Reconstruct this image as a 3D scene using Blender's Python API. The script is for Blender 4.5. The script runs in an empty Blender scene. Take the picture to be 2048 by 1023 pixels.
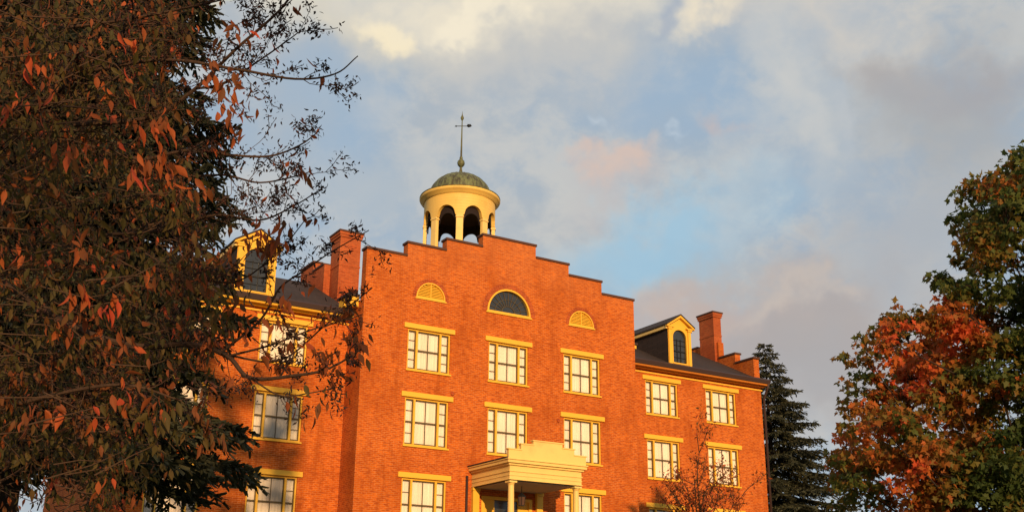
import bpy, bmesh, math, random
import numpy as np
from mathutils import Vector, Matrix
from mathutils.geometry import tessellate_polygon

S = bpy.context.scene
C = S.collection
rad = math.radians

# ------------------------------------------------------------------ camera
CAM = np.array([-24.604, -40.786, -4.635])
YAW, PITCH, ROLL, FPX = 0.5450, 0.3320, 0.0110, 2218.95
fwd = np.array([math.sin(YAW)*math.cos(PITCH), math.cos(YAW)*math.cos(PITCH), math.sin(PITCH)])
r0 = np.array([math.cos(YAW), -math.sin(YAW), 0.0]); u0 = np.cross(r0, fwd)
rgt = r0*math.cos(ROLL)+u0*math.sin(ROLL); upv = -r0*math.sin(ROLL)+u0*math.cos(ROLL)
def at(u, v, depth):
    """a point of the place seen in direction (u, v), 'depth' metres ahead of the viewer"""
    return CAM + depth*(fwd + rgt*(u-1024)/FPX - upv*(v-511.5)/FPX)
def direction(u, v):
    d = fwd + rgt*(u-1024)/FPX - upv*(v-511.5)/FPX
    return d/np.linalg.norm(d)
cd = bpy.data.cameras.new('camera'); cam = bpy.data.objects.new('camera', cd); C.objects.link(cam)
cd.sensor_width = 36; cd.lens = 36*FPX/2048; cd.clip_end = 3000; cd.clip_start = 0.1
cam.matrix_world = Matrix(((rgt[0], upv[0], -fwd[0], CAM[0]), (rgt[1], upv[1], -fwd[1], CAM[1]), (rgt[2], upv[2], -fwd[2], CAM[2]), (0, 0, 0, 1)))
S.camera = cam
S.view_settings.view_transform = 'Standard'; S.view_settings.look = 'None'
S.view_settings.exposure = 0.0; S.view_settings.gamma = 1.0

# ------------------------------------------------------------------ sun
SUN_EL, SUN_PHI = rad(13), rad(14)          # PHI: how far to the left of the facade's normal the sun stands
sd_ = Vector((math.sin(SUN_PHI)*math.cos(SUN_EL), math.cos(SUN_PHI)*math.cos(SUN_EL), -math.sin(SUN_EL)))
sl = bpy.data.lights.new('sun', 'SUN'); sun = bpy.data.objects.new('sun', sl); C.objects.link(sun)
sl.energy = 4.8; sl.angle = rad(0.55); sl.color = (1.0, 0.67, 0.34)
sun.rotation_euler = sd_.to_track_quat('-Z', 'Y').to_euler()

# ------------------------------------------------------------------ sky
W = bpy.data.worlds.new('World'); S.world = W; W.use_nodes = True
wt = W.node_tree; wt.nodes.clear()
class N:
    def __init__(s, t): s.t = t
    def n(s, ty, **k):
        x = s.t.nodes.new(ty)
        for a, b in k.items(): setattr(x, a, b)
        return x
    def put(s, sock, v):
        if hasattr(v, 'is_output') : s.t.links.new(v, sock)
        else: sock.default_value = v
    def math(s, op, a, b=0.0, c=None, clamp=False):
        x = s.n('ShaderNodeMath', operation=op, use_clamp=clamp); s.put(x.inputs[0], a); s.put(x.inputs[1], b)
        if c is not None: s.put(x.inputs[2], c)
        return x.outputs[0]
    def vm(s, op, a, b=(0, 0, 0)):
        x = s.n('ShaderNodeVectorMath', operation=op); s.put(x.inputs[0], a); s.put(x.inputs[1], b)
        return x.outputs['Value'] if op in ('DOT_PRODUCT', 'LENGTH') else x.outputs[0]
    def mix(s, f, a, b, blend='MIX'):
        x = s.n('ShaderNodeMix', data_type='RGBA', blend_type=blend); s.put(x.inputs[0], f)
        for k, v in ((6, a), (7, b)):
            if isinstance(v, tuple) and len(v) == 3: v = v+(1,)
            s.put(x.inputs[k], v)
        return x.outputs[2]
    def smooth(s, v, lo, hi):
        x = s.n('ShaderNodeMapRange', interpolation_type='SMOOTHSTEP'); s.put(x.inputs[0], v)
        x.inputs[1].default_value = lo; x.inputs[2].default_value = hi
        return x.outputs[0]
    def noise(s, vec, scale, detail=4, rough=.55, out='Fac', dist=0.0):
        x = s.n('ShaderNodeTexNoise'); s.put(x.inputs['Vector'], vec); x.inputs['Scale'].default_value = scale
        x.inputs['Detail'].default_value = detail; x.inputs['Roughness'].default_value = rough
        x.inputs['Distortion'].default_value = dist
        return x.outputs[out]
def srgb(r, g, b):
    f = lambda c: (c/255/12.92 if c/255 <= .04045 else ((c/255+.055)/1.055)**2.4)
    return (f(r), f(g), f(b))
w = N(wt)
tc = w.n('ShaderNodeTexCoord'); D = tc.outputs['Generated']
skyt = w.n('ShaderNodeTexSky', sky_type='NISHITA'); skyt.sun_disc = False
skyt.sun_elevation = SUN_EL; skyt.sun_rotation = math.atan2(-sd_[0], -sd_[1]) % (2*math.pi)
skyt.air_density = 1.2; skyt.dust_density = 1.5; skyt.ozone_density = 1.6
n3 = w.noise(D, 5.0, 5, .6, 'Color'); n3v = w.vm('SUBTRACT', n3, (.5, .5, .5))
n4 = w.noise(D, 17.0, 4, .6, 'Color'); n4v = w.vm('SUBTRACT', n4, (.5, .5, .5))
def scaled(v, k):
    x = w.n('ShaderNodeVectorMath', operation='SCALE'); w.put(x.inputs[0], v); x.inputs['Scale'].default_value = k
    return x.outputs[0]
Dd = w.vm('ADD', w.vm('ADD', D, scaled(n3v, .20)), scaled(n4v, .075))
fine0 = w.noise(w.vm('MULTIPLY', D, (1, 1, 1.5)), 9.0, 7, .62)
fine1 = w.noise(w.vm('MULTIPLY', D, (1, 1, 1.3)), 26.0, 6, .6, dist=.6)
fine = w.math('ADD', w.math('MULTIPLY', fine0, .68), w.math('MULTIPLY', fine1, .32))
broad = w.noise(w.vm('MULTIPLY', D, (1, 1, 1.5)), 3.1, 5, .55, dist=.4)
# clear sky: the physical sky, greyed by thin high cloud
nish = w.vm('MULTIPLY', skyt.outputs[0], (0.12, 0.12, 0.12))
col = w.mix(0.90, nish, srgb(160, 181, 201))
col = w.mix(w.smooth(broad, .34, .60), col, srgb(178, 184, 189))
col = w.mix(w.math('MULTIPLY', w.smooth(fine, .42, .60), .8), col, srgb(202, 201, 197))
def bank(u, v, a, b, colour, soft=.55, amount=1.0, rot=0.0, tex=.5):
    """a cloud bank round one direction of the sky; a, b are its half sizes in degrees"""
    global col
    d = Vector(direction(u, v)); r = Vector((0, 0, 1)).cross(d).normalized()*-1; up = r.cross(d)
    r2 = r*math.cos(rot)+up*math.sin(rot); up2 = up*math.cos(rot)-r*math.sin(rot)
    x = w.math('DIVIDE', w.vm('DOT_PRODUCT', Dd, tuple(r2)), math.sin(rad(a)))
    x0 = d.dot(r2)/math.sin(rad(a))
    y = w.math('DIVIDE', w.math('SUBTRACT', w.vm('DOT_PRODUCT', Dd, tuple(up2)), d.dot(up2)), math.sin(rad(b)))
    rr = w.math('SQRT', w.math('ADD', w.math('MULTIPLY', x, x), w.math('MULTIPLY', y, y)))
    ahead = w.math('GREATER_THAN', w.vm('DOT_PRODUCT', D, tuple(d)), 0.0)
    m = w.smooth(w.math('SUBTRACT', 1.0+soft*.5, w.math('ADD', rr, w.math('MULTIPLY', w.math('SUBTRACT', fine, .5), -tex*2))), 0.0, soft*1.6)
    m = w.math('MULTIPLY', w.math('MULTIPLY', m, amount), ahead)
    col = w.mix(m, col, colour)
BL = srgb(156, 180, 203); GR = srgb(171, 173, 175); GW = srgb(196, 193, 188); CR = srgb(250, 231, 186); PK = srgb(217, 178, 160); MV = srgb(176, 168, 166)
bank(1420, 230, 8, 2.6, BL, .9, .6, -.1)
bank(660, 200, 4, 4, BL, .9, .7)
bank(1330, 470, 7, 2.3, srgb(156, 196, 220), .8, .85, .15)
bank(1300, 150, 3, 3, BL, .9, .5)
bank(1900, 230, 5, 5, GR, .9, .9)
bank(1650, 250, 3, 7, srgb(186, 192, 196), .9, .6)
bank(1650, 720, 9, 4.5, MV, .7, .9, .05)
bank(1450, 600, 5, 1.6, srgb(196, 176, 166), .8, .8, -.1)
bank(1850, 480, 5, 3, srgb(166, 174, 184), .9, .7)
bank(1750, 800, 6, 2.5, srgb(172, 171, 173), .9, .7)
bank(1000, 90, 9, 2.2, srgb(204, 201, 194), .9, .8)
bank(1120, 150, 5, 2.5, srgb(192, 193, 193), .9, .6)
bank(700, 370, 5, 3.0, srgb(184, 191, 196), .9, .7)
bank(640, 30, 5, 1.6, srgb(236, 222, 192), 1.1, .6, -.15)
bank(790, 45, 1.8, 1.0, srgb(252, 236, 200), .6, .9, -.2)
bank(870, -15, 8, 2.0, srgb(240, 229, 206), 1.2, .85, .0)
bank(1120, -12, 6, 1.8, srgb(240, 229, 206), 1.2, .8)
bank(1440, 35, 2.2, 1.2, srgb(250, 235, 205), .9, .95, .15)
bank(960, 20, 1.6, .8, srgb(250, 238, 212), .7, .7)
bank(1650, 5, 7, 2.2, srgb(218, 208, 194), 1.3, .8)
bank(1600, 190, 1.3, 5.5, srgb(206, 205, 201), 1.3, .75)
bank(1500, 380, 1.2, 3.0, srgb(196, 199, 200), 1.3, .5)
bank(1700, 250, .6, 3.5, srgb(194, 198, 202), 1.2, .4)
bank(1330, 30, 2.2, .7, srgb(160, 172, 190), 1.0, .6, .5)
bank(1800, 90, 3, 1.4, srgb(172, 168, 168), .9, .7)
bank(1950, 150, 3.5, 1.6, srgb(166, 164, 168), .9, .6, -.2)
bank(1222, 322, 1.7, .85, srgb(218, 192, 178), .8, .85)
bank(1230, 362, 2.2, 1.0, srgb(190, 186, 188), 1.1, .6)
bank(1455, 282, 1.1, .75, srgb(205, 184, 176), 1.0, .5)
bank(1345, 308, .7, .30, srgb(212, 222, 230), 1.5, .4)
bank(1168, 248, .8, .4, srgb(204, 214, 222), 1.4, .5)
bank(1640, 610, 2.4, .7, srgb(202, 190, 180), .9, .6)
bank(460, 40, 1.4, .8, srgb(252, 232, 180), .8, .9)
bg = w.n('ShaderNodeBackground'); wt.links.new(col, bg.inputs[0]); bg.inputs[1].default_value = 1.0
wo = w.n('ShaderNodeOutputWorld'); wt.links.new(bg.outputs[0], wo.inputs[0])

# ------------------------------------------------------------------ materials
def mat(name, build):
    m = bpy.data.materials.new(name); m.use_nodes = True; t = m.node_tree; t.nodes.clear()
    q = N(t); out = q.n('ShaderNodeOutputMaterial'); b = q.n('ShaderNodeBsdfPrincipled')
    t.links.new(b.outputs[0], out.inputs[0]); build(q, b, out); return m
def coords(q): return q.n('ShaderNodeTexCoord').outputs['Object']
def bump(q, b, h, st, dist=.02):
    x = q.n('ShaderNodeBump'); q.put(x.inputs['Height'], h); x.inputs['Strength'].default_value = st; x.inputs['Distance'].default_value = dist
    q.t.links.new(x.outputs[0], b.inputs['Normal'])
def brick_mat(name, c1, c2, mortar, stain):
    def f(q, b, o):
        g = q.n('ShaderNodeNewGeometry').outputs['Position']
        s = q.n('ShaderNodeSeparateXYZ'); q.put(s.inputs[0], g)
        cx = q.n('ShaderNodeCombineXYZ'); q.put(cx.inputs[0], q.math('ADD', s.outputs[0], s.outputs[1])); q.put(cx.inputs[1], s.outputs[2])
        br = q.n('ShaderNodeTexBrick'); q.put(br.inputs['Vector'], cx.outputs[0])
        br.inputs['Scale'].default_value = 1.0; br.inputs['Brick Width'].default_value = .215; br.inputs['Row Height'].default_value = .076
        br.inputs['Mortar Size'].default_value = .009; br.inputs['Mortar Smooth'].default_value = .3; br.inputs['Bias'].default_value = -.1
        br.inputs['Color1'].default_value = c1+(1,); br.inputs['Color2'].default_value = c2+(1,); br.inputs['Mortar'].default_value = mortar+(1,)
        cell = q.noise(q.vm('MULTIPLY', cx.outputs[0], (4.6, 13.2, 1)), 1.0, 1, .5)
        n1 = q.noise(g, .55, 5, .6); n2 = q.noise(g, 2.6, 4, .65)
        crs = q.noise(q.vm('MULTIPLY', cx.outputs[0], (.35, 13.2, 1)), 1.0, 2, .5); n5 = q.noise(q.vm('MULTIPLY', g, (1.6, 1.6, .35)), 1.0, 5, .65)
        c = q.mix(q.math('MULTIPLY', q.smooth(cell, .50, .62), .48), br.outputs[0], stain)
        c = q.mix(q.math('MULTIPLY', q.smooth(crs, .48, .66), .20), c, tuple(k*.55 for k in c2))
        c = q.mix(q.math('MULTIPLY', q.smooth(n5, .50, .72), .50), c, tuple(k*.60 for k in c2))
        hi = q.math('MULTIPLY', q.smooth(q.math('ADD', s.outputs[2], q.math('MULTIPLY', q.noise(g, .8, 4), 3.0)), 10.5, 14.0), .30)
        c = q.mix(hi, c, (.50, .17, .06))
        c = q.mix(q.math('MULTIPLY', q.smooth(n1, .42, .68), .45), c, tuple(k*.66 for k in c2))
        c = q.mix(q.math('MULTIPLY', q.smooth(n2, .50, .74), .35), c, tuple(min(1, k*1.25) for k in c1))
        q.put(b.inputs['Base Color'], c); b.inputs['Roughness'].default_value = .9
        b.inputs['Specular IOR Level'].default_value = .15
        bump(q, b, q.math('ADD', br.outputs['Fac'], q.math('MULTIPLY', n2, -.8)), .5, -.012)
    return mat(name, f)
M = {}
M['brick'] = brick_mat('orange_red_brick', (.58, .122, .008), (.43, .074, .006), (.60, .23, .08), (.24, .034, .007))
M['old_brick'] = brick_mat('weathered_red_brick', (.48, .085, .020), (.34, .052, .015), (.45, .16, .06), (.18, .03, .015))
def paint(name, c, rough=.55, boards=0.0, dirt=.2):
    def f(q, b, o):
        g = coords(q); n1 = q.noise(g, 1.3, 5, .6); n2 = q.noise(g, 14, 4, .6)
        cc = q.mix(q.math('MULTIPLY', q.smooth(n1, .45, .75), dirt), c, tuple(k*.62 for k in c))
        cc = q.mix(q.math('MULTIPLY', q.smooth(n2, .55, .75), dirt*.8), cc, tuple(k*.75 for k in c))
        q.put(b.inputs['Base Color'], cc); b.inputs['Roughness'].default_value = rough
        b.inputs['Specular IOR Level'].default_value = .3
        h = q.math('MULTIPLY', n2, .15)
        if boards:
            s = q.n('ShaderNodeSeparateXYZ'); q.put(s.inputs[0], g)
            h = q.math('ADD', h, q.math('FRACT', q.math('DIVIDE', s.outputs[2], boards)))
            bump(q, b, h, .9, .02)
        else: bump(q, b, h, .4, .01)
    return mat(name, f)
M['yellow'] = paint('ochre_yellow_paint', (.78, .42, .038))
M['cream'] = paint('cream_yellow_paint', (.80, .54, .17), dirt=.35)
M['shaded_trim'] = paint('shaded_ochre_cornice_paint', (.55, .18, .022), dirt=.3)  # ochre trim turned darker orange: the eave's shade is put into the colour
M['cream_board'] = paint('cream_yellow_boards', (.78, .48, .13), boards=.13)
M['drum'] = paint('cream_yellow_boarding', (.80, .50, .12), boards=.15, dirt=.4)
M['sash'] = paint('dark_olive_sash_paint', (.10, .066, .025))
M['coping'] = paint('dark_brown_coping', (.085, .035, .022), .8, dirt=.5)
M['gutter'] = paint('dark_brown_gutter', (.045, .022, .018), .6)
M['black'] = paint('black_iron', (.012, .012, .014), .5)
M['interior'] = paint('dark_interior', (.018, .010, .010), .9)
M['stone'] = paint('grey_stone', (.30, .27, .23), .85, dirt=.5)
M['ceiling'] = paint('grey_porch_ceiling', (.30, .26, .22), .7, boards=0)
M['lantern_glass'] = paint('smoked_lantern_glass', (.10, .05, .03), .3)
M['door'] = paint('varnished_door', (.45, .20, .035), .5)
def copper(q, b, o):
    g = coords(q); n1 = q.noise(q.vm('MULTIPLY', g, (3, 3, .5)), 2.2, 6, .65); n2 = q.noise(g, 7, 4)
    c = q.mix(q.smooth(n1, .38, .62), (.050, .042, .022), (.15, .165, .065))
    c = q.mix(q.math('MULTIPLY', q.smooth(n2, .5, .7), .3), c, (.14, .10, .045))
    q.put(b.inputs['Base Color'], c); b.inputs['Roughness'].default_value = .62; b.inputs['Metallic'].default_value = .15
    bump(q, b, n2, .4, .02)
M['copper'] = mat('weathered_copper', copper)
def slate(q, b, o):
    g = coords(q); s = q.n('ShaderNodeSeparateXYZ'); q.put(s.inputs[0], g)
    cx = q.n('ShaderNodeCombineXYZ'); q.put(cx.inputs[0], q.math('ADD', s.outputs[0], q.math('MULTIPLY', s.outputs[1], .35))); q.put(cx.inputs[1], s.outputs[2])
    br = q.n('ShaderNodeTexBrick'); q.put(br.inputs['Vector'], cx.outputs[0]); br.inputs['Scale'].default_value = 1
    br.inputs['Brick Width'].default_value = .28; br.inputs['Row Height'].default_value = .12; br.inputs['Mortar Size'].default_value = .008
    br.inputs['Color1'].default_value = (.046, .028, .024, 1); br.inputs['Color2'].default_value = (.026, .017, .016, 1); br.inputs['Mortar'].default_value = (.012, .01, .01, 1)
    n1 = q.noise(g, 1.5, 5)
    q.put(b.inputs['Base Color'], q.mix(q.math('MULTIPLY', n1, .5), br.outputs[0], (.055, .036, .028))); b.inputs['Roughness'].default_value = .8
    b.inputs['Specular IOR Level'].default_value = .25
    bump(q, b, br.outputs['Fac'], .5, -.015)
M['slate'] = mat('dark_brown_roof_shingle', slate)
def curtain(q, b, o):
    g = q.n('ShaderNodeNewGeometry').outputs['Position']; wv = q.noise(q.vm('MULTIPLY', g, (14, 1, .35)), 1.0, 3, .5); n1 = q.noise(g, .9, 3)
    c = q.mix(q.smooth(wv, .35, .7), (.90, .77, .68), (.78, .66, .56)); c = q.mix(q.math('MULTIPLY', q.smooth(n1, .45, .65), .25), c, (.66, .60, .48))
    q.put(b.inputs['Base Color'], c); b.inputs['Roughness'].default_value = .9; bump(q, b, wv, .5, .03)
M['curtain'] = mat('cream_linen_blind', curtain)
def glass(q, b, o):
    q.t.nodes.remove(b); t = q.n('ShaderNodeBsdfTransparent'); t.inputs[0].default_value = (.94, .95, .93, 1)
    gl = q.n('ShaderNodeBsdfGlossy'); gl.inputs['Roughness'].default_value = .04
    fr = q.n('ShaderNodeFresnel'); fr.inputs[0].default_value = 1.5
    mx = q.n('ShaderNodeMixShader'); q.put(mx.inputs[0], q.math('MULTIPLY', fr.outputs[0], 1.2)); q.put(mx.inputs[1], t.outputs[0]); q.put(mx.inputs[2], gl.outputs[0])
    q.t.links.new(mx.outputs[0], o.inputs[0])
M['glass'] = mat('window_glass', glass)
def darkglass(q, b, o):
    n = q.noise(coords(q), 3, 3); q.put(b.inputs['Base Color'], q.mix(n, (.010, .014, .020), (.05, .05, .05)))
    b.inputs['Roughness'].default_value = .12; b.inputs['Specular IOR Level'].default_value = .6
    bump(q, b, n, .15, .02)
M['dark_glass'] = mat('dark_window_glass', darkglass)
def grass(q, b, o):
    g = coords(q); n1 = q.noise(g, .3, 5); n2 = q.noise(g, 30, 4)
    c = q.mix(n2, (.035, .06, .015), (.07, .10, .03)); q.put(b.inputs['Base Color'], q.mix(q.math('MULTIPLY', n1, .5), c, (.10, .08, .03))); b.inputs['Roughness'].default_value = .95
    bump(q, b, n2, .8, .05)
M['grass'] = mat('lawn', grass)
def bark(name, c1, c2):
    def f(q, b, o):
        g = coords(q); n = q.noise(q.vm('MULTIPLY', g, (1, 1, .25)), 22, 5, .65)
        q.put(b.inputs['Base Color'], q.mix(n, c1, c2)); b.inputs['Roughness'].default_value = .95; b.inputs['Specular IOR Level'].default_value = .1
        bump(q, b, n, .8, .02)
    return mat(name, f)
M['bark'] = bark('dark_grey_bark', (.020, .015, .013), (.055, .036, .028))
M['bark_red'] = bark('brown_bark', (.03, .016, .012), (.10, .06, .04))
def leafmat(name, stops, trans=.35, rough=.6):
    """colour picked leaf by leaf: every leaf carries its own 'tint'"""
    def f(q, b, o):
        a = q.n('ShaderNodeAttribute'); a.attribute_name = 'tint'
        r = q.n('ShaderNodeValToRGB'); q.t.links.new(a.outputs['Fac'], r.inputs[0]); e = r.color_ramp.elements
        while len(e) < len(stops): e.new(.5)
        for k, (p, c) in enumerate(stops): e[k].position = p; e[k].color = c+(1,)
        n = q.noise(coords(q), 9.0, 3)
        c = q.mix(q.math('MULTIPLY', n, .35), r.outputs[0], (.06, .035, .012))
        q.put(b.inputs['Base Color'], c); b.inputs['Roughness'].default_value = rough; b.inputs['Specular IOR Level'].default_value = .25
        tr = q.n('ShaderNodeBsdfTranslucent'); q.put(tr.inputs[0], c)
        mx = q.n('ShaderNodeMixShader'); mx.inputs[0].default_value = trans; q.put(mx.inputs[1], b.outputs[0]); q.put(mx.inputs[2], tr.outputs[0])
        q.t.links.new(mx.outputs[0], o.inputs[0])
    return mat(name, f)
M['red_leaf'] = leafmat('autumn_red_leaf', [(0, (.065, .062, .016)), (.35, (.13, .085, .020)), (.55, (.19, .070, .020)), (.75, (.34, .085, .026)), (.9, (.62, .14, .032)), (1, (.70, .10, .04))], .5)
M['maple_leaf'] = leafmat('maple_leaf', [(0, (.055, .095, .022)), (.33, (.12, .15, .030)), (.48, (.25, .16, .028)), (.66, (.42, .14, .025)), (.88, (.72, .17, .035)), (1, (.80, .12, .04))], .5)
M['needle'] = leafmat('spruce_needle', [(0, (.030, .036, .022)), (.6, (.055, .064, .036)), (1, (.11, .10, .050))], .15, .8)
M['berry'] = leafmat('dried_seed_head', [(0, (.016, .010, .012)), (.7, (.035, .018, .018)), (1, (.12, .028, .02))], .15, .7)

# ------------------------------------------------------------------ mesh helpers
class MB:
    def __init__(s): s.v = []; s.f = []
    def add(s, vs, fs):
        n = len(s.v); s.v += [tuple(v) for v in vs]; s.f += [tuple(i+n for i in f) for f in fs]; return s
    def box(s, x0, x1, y0, y1, z0, z1):
        return s.add([(x0, y0, z0), (x1, y0, z0), (x1, y1, z0), (x0, y1, z0), (x0, y0, z1), (x1, y0, z1), (x1, y1, z1), (x0, y1, z1)],
                     [(0, 3, 2, 1), (4, 5, 6, 7), (0, 1, 5, 4), (1, 2, 6, 5), (2, 3, 7, 6), (3, 0, 4, 7)])
    def prism(s, poly, y0, y1, axis='y'):
        """poly in (x,z) [axis y] or (y,z) [axis x], extruded"""
        n = len(poly); P = lambda p, t: (p[0], t, p[1]) if axis == 'y' else (t, p[0], p[1])
        vs = [P(p, y0) for p in poly]+[P(p, y1) for p in poly]
        fs = [tuple(range(n)), tuple(range(2*n-1, n-1, -1))]+[(i, i+n, (i+1) % n+n, (i+1) % n) for i in range(n)]
        return s.add(vs, fs)
    def lathe(s, prof, cx, cy, n=32, a0=0, a1=2*math.pi):
        full = abs(a1-a0-2*math.pi) < 1e-6; m = n if full else n+1; vs = []
        for k in range(m):
            a = a0+(a1-a0)*k/n
            for r, z in prof: vs.append((cx+r*math.cos(a), cy+r*math.sin(a), z))
        L = len(prof); fs = []
        for k in range(n):
            k2 = (k+1) % m
            for j in range(L-1): fs.append((k*L+j, k2*L+j, k2*L+j+1, k*L+j+1))
        return s.add(vs, fs)
    def tube(s, pts, rads, n=6):
        pts = [Vector(p) for p in pts]; vs = []; L = len(pts)
        if isinstance(rads, (int, float)): rads = [rads]*L
        prev = None
        for i, p in enumerate(pts):
            t = (pts[min(i+1, L-1)]-pts[max(i-1, 0)]).normalized()
            if prev is None: a = t.orthogonal().normalized()
            else: a = (prev-t*prev.dot(t)); a = a.normalized() if a.length > 1e-6 else t.orthogonal().normalized()
            prev = a; b = t.cross(a)
            for k in range(n):
                an = 2*math.pi*k/n; vs.append(p+(a*math.cos(an)+b*math.sin(an))*rads[i])
        fs = [(i*n+k, i*n+(k+1) % n, (i+1)*n+(k+1) % n, (i+1)*n+k) for i in range(L-1) for k in range(n)]
        fs += [tuple(range(n))[::-1], tuple((L-1)*n+k for k in range(n))]
        return s.add(vs, fs)
    def holed(s, outer, holes, y, depth):
        """wall sheet in the plane y with openings, and the openings' reveals running back by depth"""
        polys = [[Vector((p[0], p[1], 0)) for p in outer]]+[[Vector((p[0], p[1], 0)) for p in h] for h in holes]
        flat = [p for q in polys for p in q]; tri = tessellate_polygon(polys)
        fs = []
        for t in tri:
            a, b, c = (flat[i] for i in t)
            if (b-a).cross(c-a).z < 0: t = (t[0], t[2], t[1])
            fs.append(tuple(t))
        s.add([(p.x, y, p.y) for p in flat], fs)
        for h in holes:
            n = len(h); s.add([(p[0], y, p[1]) for p in h]+[(p[0], y+depth, p[1]) for p in h], [(i, (i+1) % n, (i+1) % n+n, i+n) for i in range(n)])
        return s
    def build(s, name, m, parent=None, loc=None, smooth=False, bevel=0.0):
        me = bpy.data.meshes.new(name); me.from_pydata(s.v, [], s.f); me.update()
        o = bpy.data.objects.new(name, me); C.objects.link(o); me.materials.append(m)
        if smooth: me.shade_smooth() if hasattr(me, 'shade_smooth') else None
        if parent: o.parent = parent
        if loc: o.location = loc
        if bevel:
            b = o.modifiers.new('bevel', 'BEVEL'); b.width = bevel; b.segments = 1; b.limit_method = 'ANGLE'
        return o
def tag(o, label=None, cat=None, group=None, kind=None):
    for k, v in (('label', label), ('category', cat), ('group', group), ('kind', kind)):
        if v: o[k] = v
    return o
def empty(name, loc=(0, 0, 0)):
    o = bpy.data.objects.new(name, None); C.objects.link(o); o.location = loc; return o
def arc(cx, cz, r, n=20, rz=None):
    rz = rz or r
    return [(cx+r*math.cos(math.pi*k/n), cz+rz*math.sin(math.pi*k/n)) for k in range(n+1)]

# ------------------------------------------------------------------ ground
g = MB(); nx, ny = 60, 60
xs = np.concatenate([np.linspace(-900, -60, 12), np.linspace(-55, 60, 36), np.linspace(70, 900, 12)])
ys = np.concatenate([np.linspace(-900, -90, 10), np.linspace(-80, 20, 40), np.linspace(30, 900, 10)])
def gz(x, y):
    t = min(1, max(0, (y+34)/26)); return -6.25+2.45*t*t*(3-2*t)
vs = [(x, y, gz(x, y)) for y in ys for x in xs]; L = len(xs)
g.add(vs, [(j*L+i, j*L+i+1, (j+1)*L+i+1, (j+1)*L+i) for j in range(len(ys)-1) for i in range(L-1)])
tag(g.build('ground', M['grass'], smooth=True), kind='structure')
p_ = MB().box(-1.6, 1.6, -20, -5.2, gz(0, -5)-.6, gz(0, -5)+.02)
pa = MB(); 
for k in range(20):
    y0 = -25+k*1.0; pa.add([(-1.5, y0, gz(0, y0)+.01), (1.5, y0, gz(0, y0)+.01), (1.5, y0+1, gz(0, y0+1)+.01), (-1.5, y0+1, gz(0, y0+1)+.01)], [(0, 1, 2, 3)])
tag(pa.build('path', M['stone']), kind='structure')

# ------------------------------------------------------------------ the building
YW = 1.525                 # plane of the wings; the pavilion's front is y = 0
GZ = -4.2
B = empty('brick_building', (0, 0, GZ))
tag(B, 'long four storey orange brick hall with stepped central gable, cream cupola and yellow window trim', 'building')
def bp(mb, name, m, parent=None, **k):
    """a part given in world coordinates"""
    o = mb.build(name, m, None, **k)
    p = parent or B; o.parent = p
    off = Vector((0, 0, 0)); q = p
    while q: off += q.location; q = q.parent
    o.location = -off
    return o
WCOL = 3.927; W1, W2 = 9.783, 13.63
ROWS_P = [(7.882, 5.851), (4.963, 2.720), (1.675, -.66)]
ROWS_W = [(7.698, 5.739), (4.792, 2.644), (1.540, -.74)]
HW = 1.012
LH = .215
def opening(x, top, bot): return [(x-HW, bot+.06), (x+HW, bot+.06), (x+HW, top-LH), (x-HW, top-LH)]
# pavilion front wall
s1, s2, s3, s4 = 1.404, 3.232, 5.113, 7.0
z1, z2, z3, z4 = 12.604, 12.033, 11.509, 10.91
CT = .11
stepl = [(-s4, z4), (-s3, z4), (-s3, z3), (-s2, z3), (-s2, z2), (-s1, z2), (-s1, z1), (s1, z1), (s1, z2), (s2, z2), (s2, z3), (s3, z3), (s3, z4), (s4, z4)]
stepw = [(x, z-CT) for x, z in stepl]
outer = [(-7, GZ), (7, GZ)]+stepw[::-1]
holes = []
for xc in (-WCOL, 0, WCOL):
    for k, (t, b) in enumerate(ROWS_P):
        if xc == 0 and k == 2: continue
        holes.append(opening(xc, t, b))
AC, AZ, AH = 1.13, 9.03, 1.16
SC, SZ, SH = .70, 9.07, .74
holes.append(arc(0, AZ, AC, 24, AH)); holes.append(arc(-WCOL, SZ, SC, 20, SH)); holes.append(arc(WCOL, SZ, SC, 20, SH))
holes.append([(-1.25, -2.2), (1.25, -2.2), (1.25, 1.0), (-1.25, 1.0)])
gw = MB(); gw.holed(outer, holes, 0, .24)
# thickness of the gable: sides, step tops, back
n = len(stepw)
gw.add([(x, 0, z) for x, z in stepw]+[(x, .42, z) for x, z in stepw], [(i, i+1, i+1+n, i+n) for i in range(n-1)])
bk = [(-6.6, 8.0), (-6.6, 8.0)]
gw.prism([(-7, 8.6)]+stepw+[(7, 8.6)], .419, .42)
gw.add([(-7, 0, GZ), (-7, 12.0, GZ), (-7, 12.0, 8.6), (-7, 0.42, 8.6), (-7, .42, z4-CT), (-7, 0, z4-CT)], [(0, 5, 4, 3, 2, 1)])
gw.add([(7, 0, GZ), (7, 12.0, GZ), (7, 12.0, 8.6), (7, 0.42, 8.6), (7, .42, z4-CT), (7, 0, z4-CT)], [(0, 1, 2, 3, 4, 5)])
gw.add([(-7, 12, GZ), (7, 12, GZ), (7, 12, 8.6), (0, 12, 11.6), (-7, 12, 8.6)], [(0, 4, 3, 2, 1)])
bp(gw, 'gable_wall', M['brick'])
def slab(x0, x1, z): bp(MB().box(x0, x1, -.05, .47, z-CT, z), 'coping', M['coping'], bevel=.012)
slab(-s4-.05, -s3+.0, z4); slab(-s3-.05, -s2, z3); slab(-s2-.05, -s1, z2); slab(-s1-.05, s1+.05, z1); slab(s1, s2+.05, z2); slab(s2, s3+.05, z3); slab(s3, s4+.05, z4)

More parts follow.
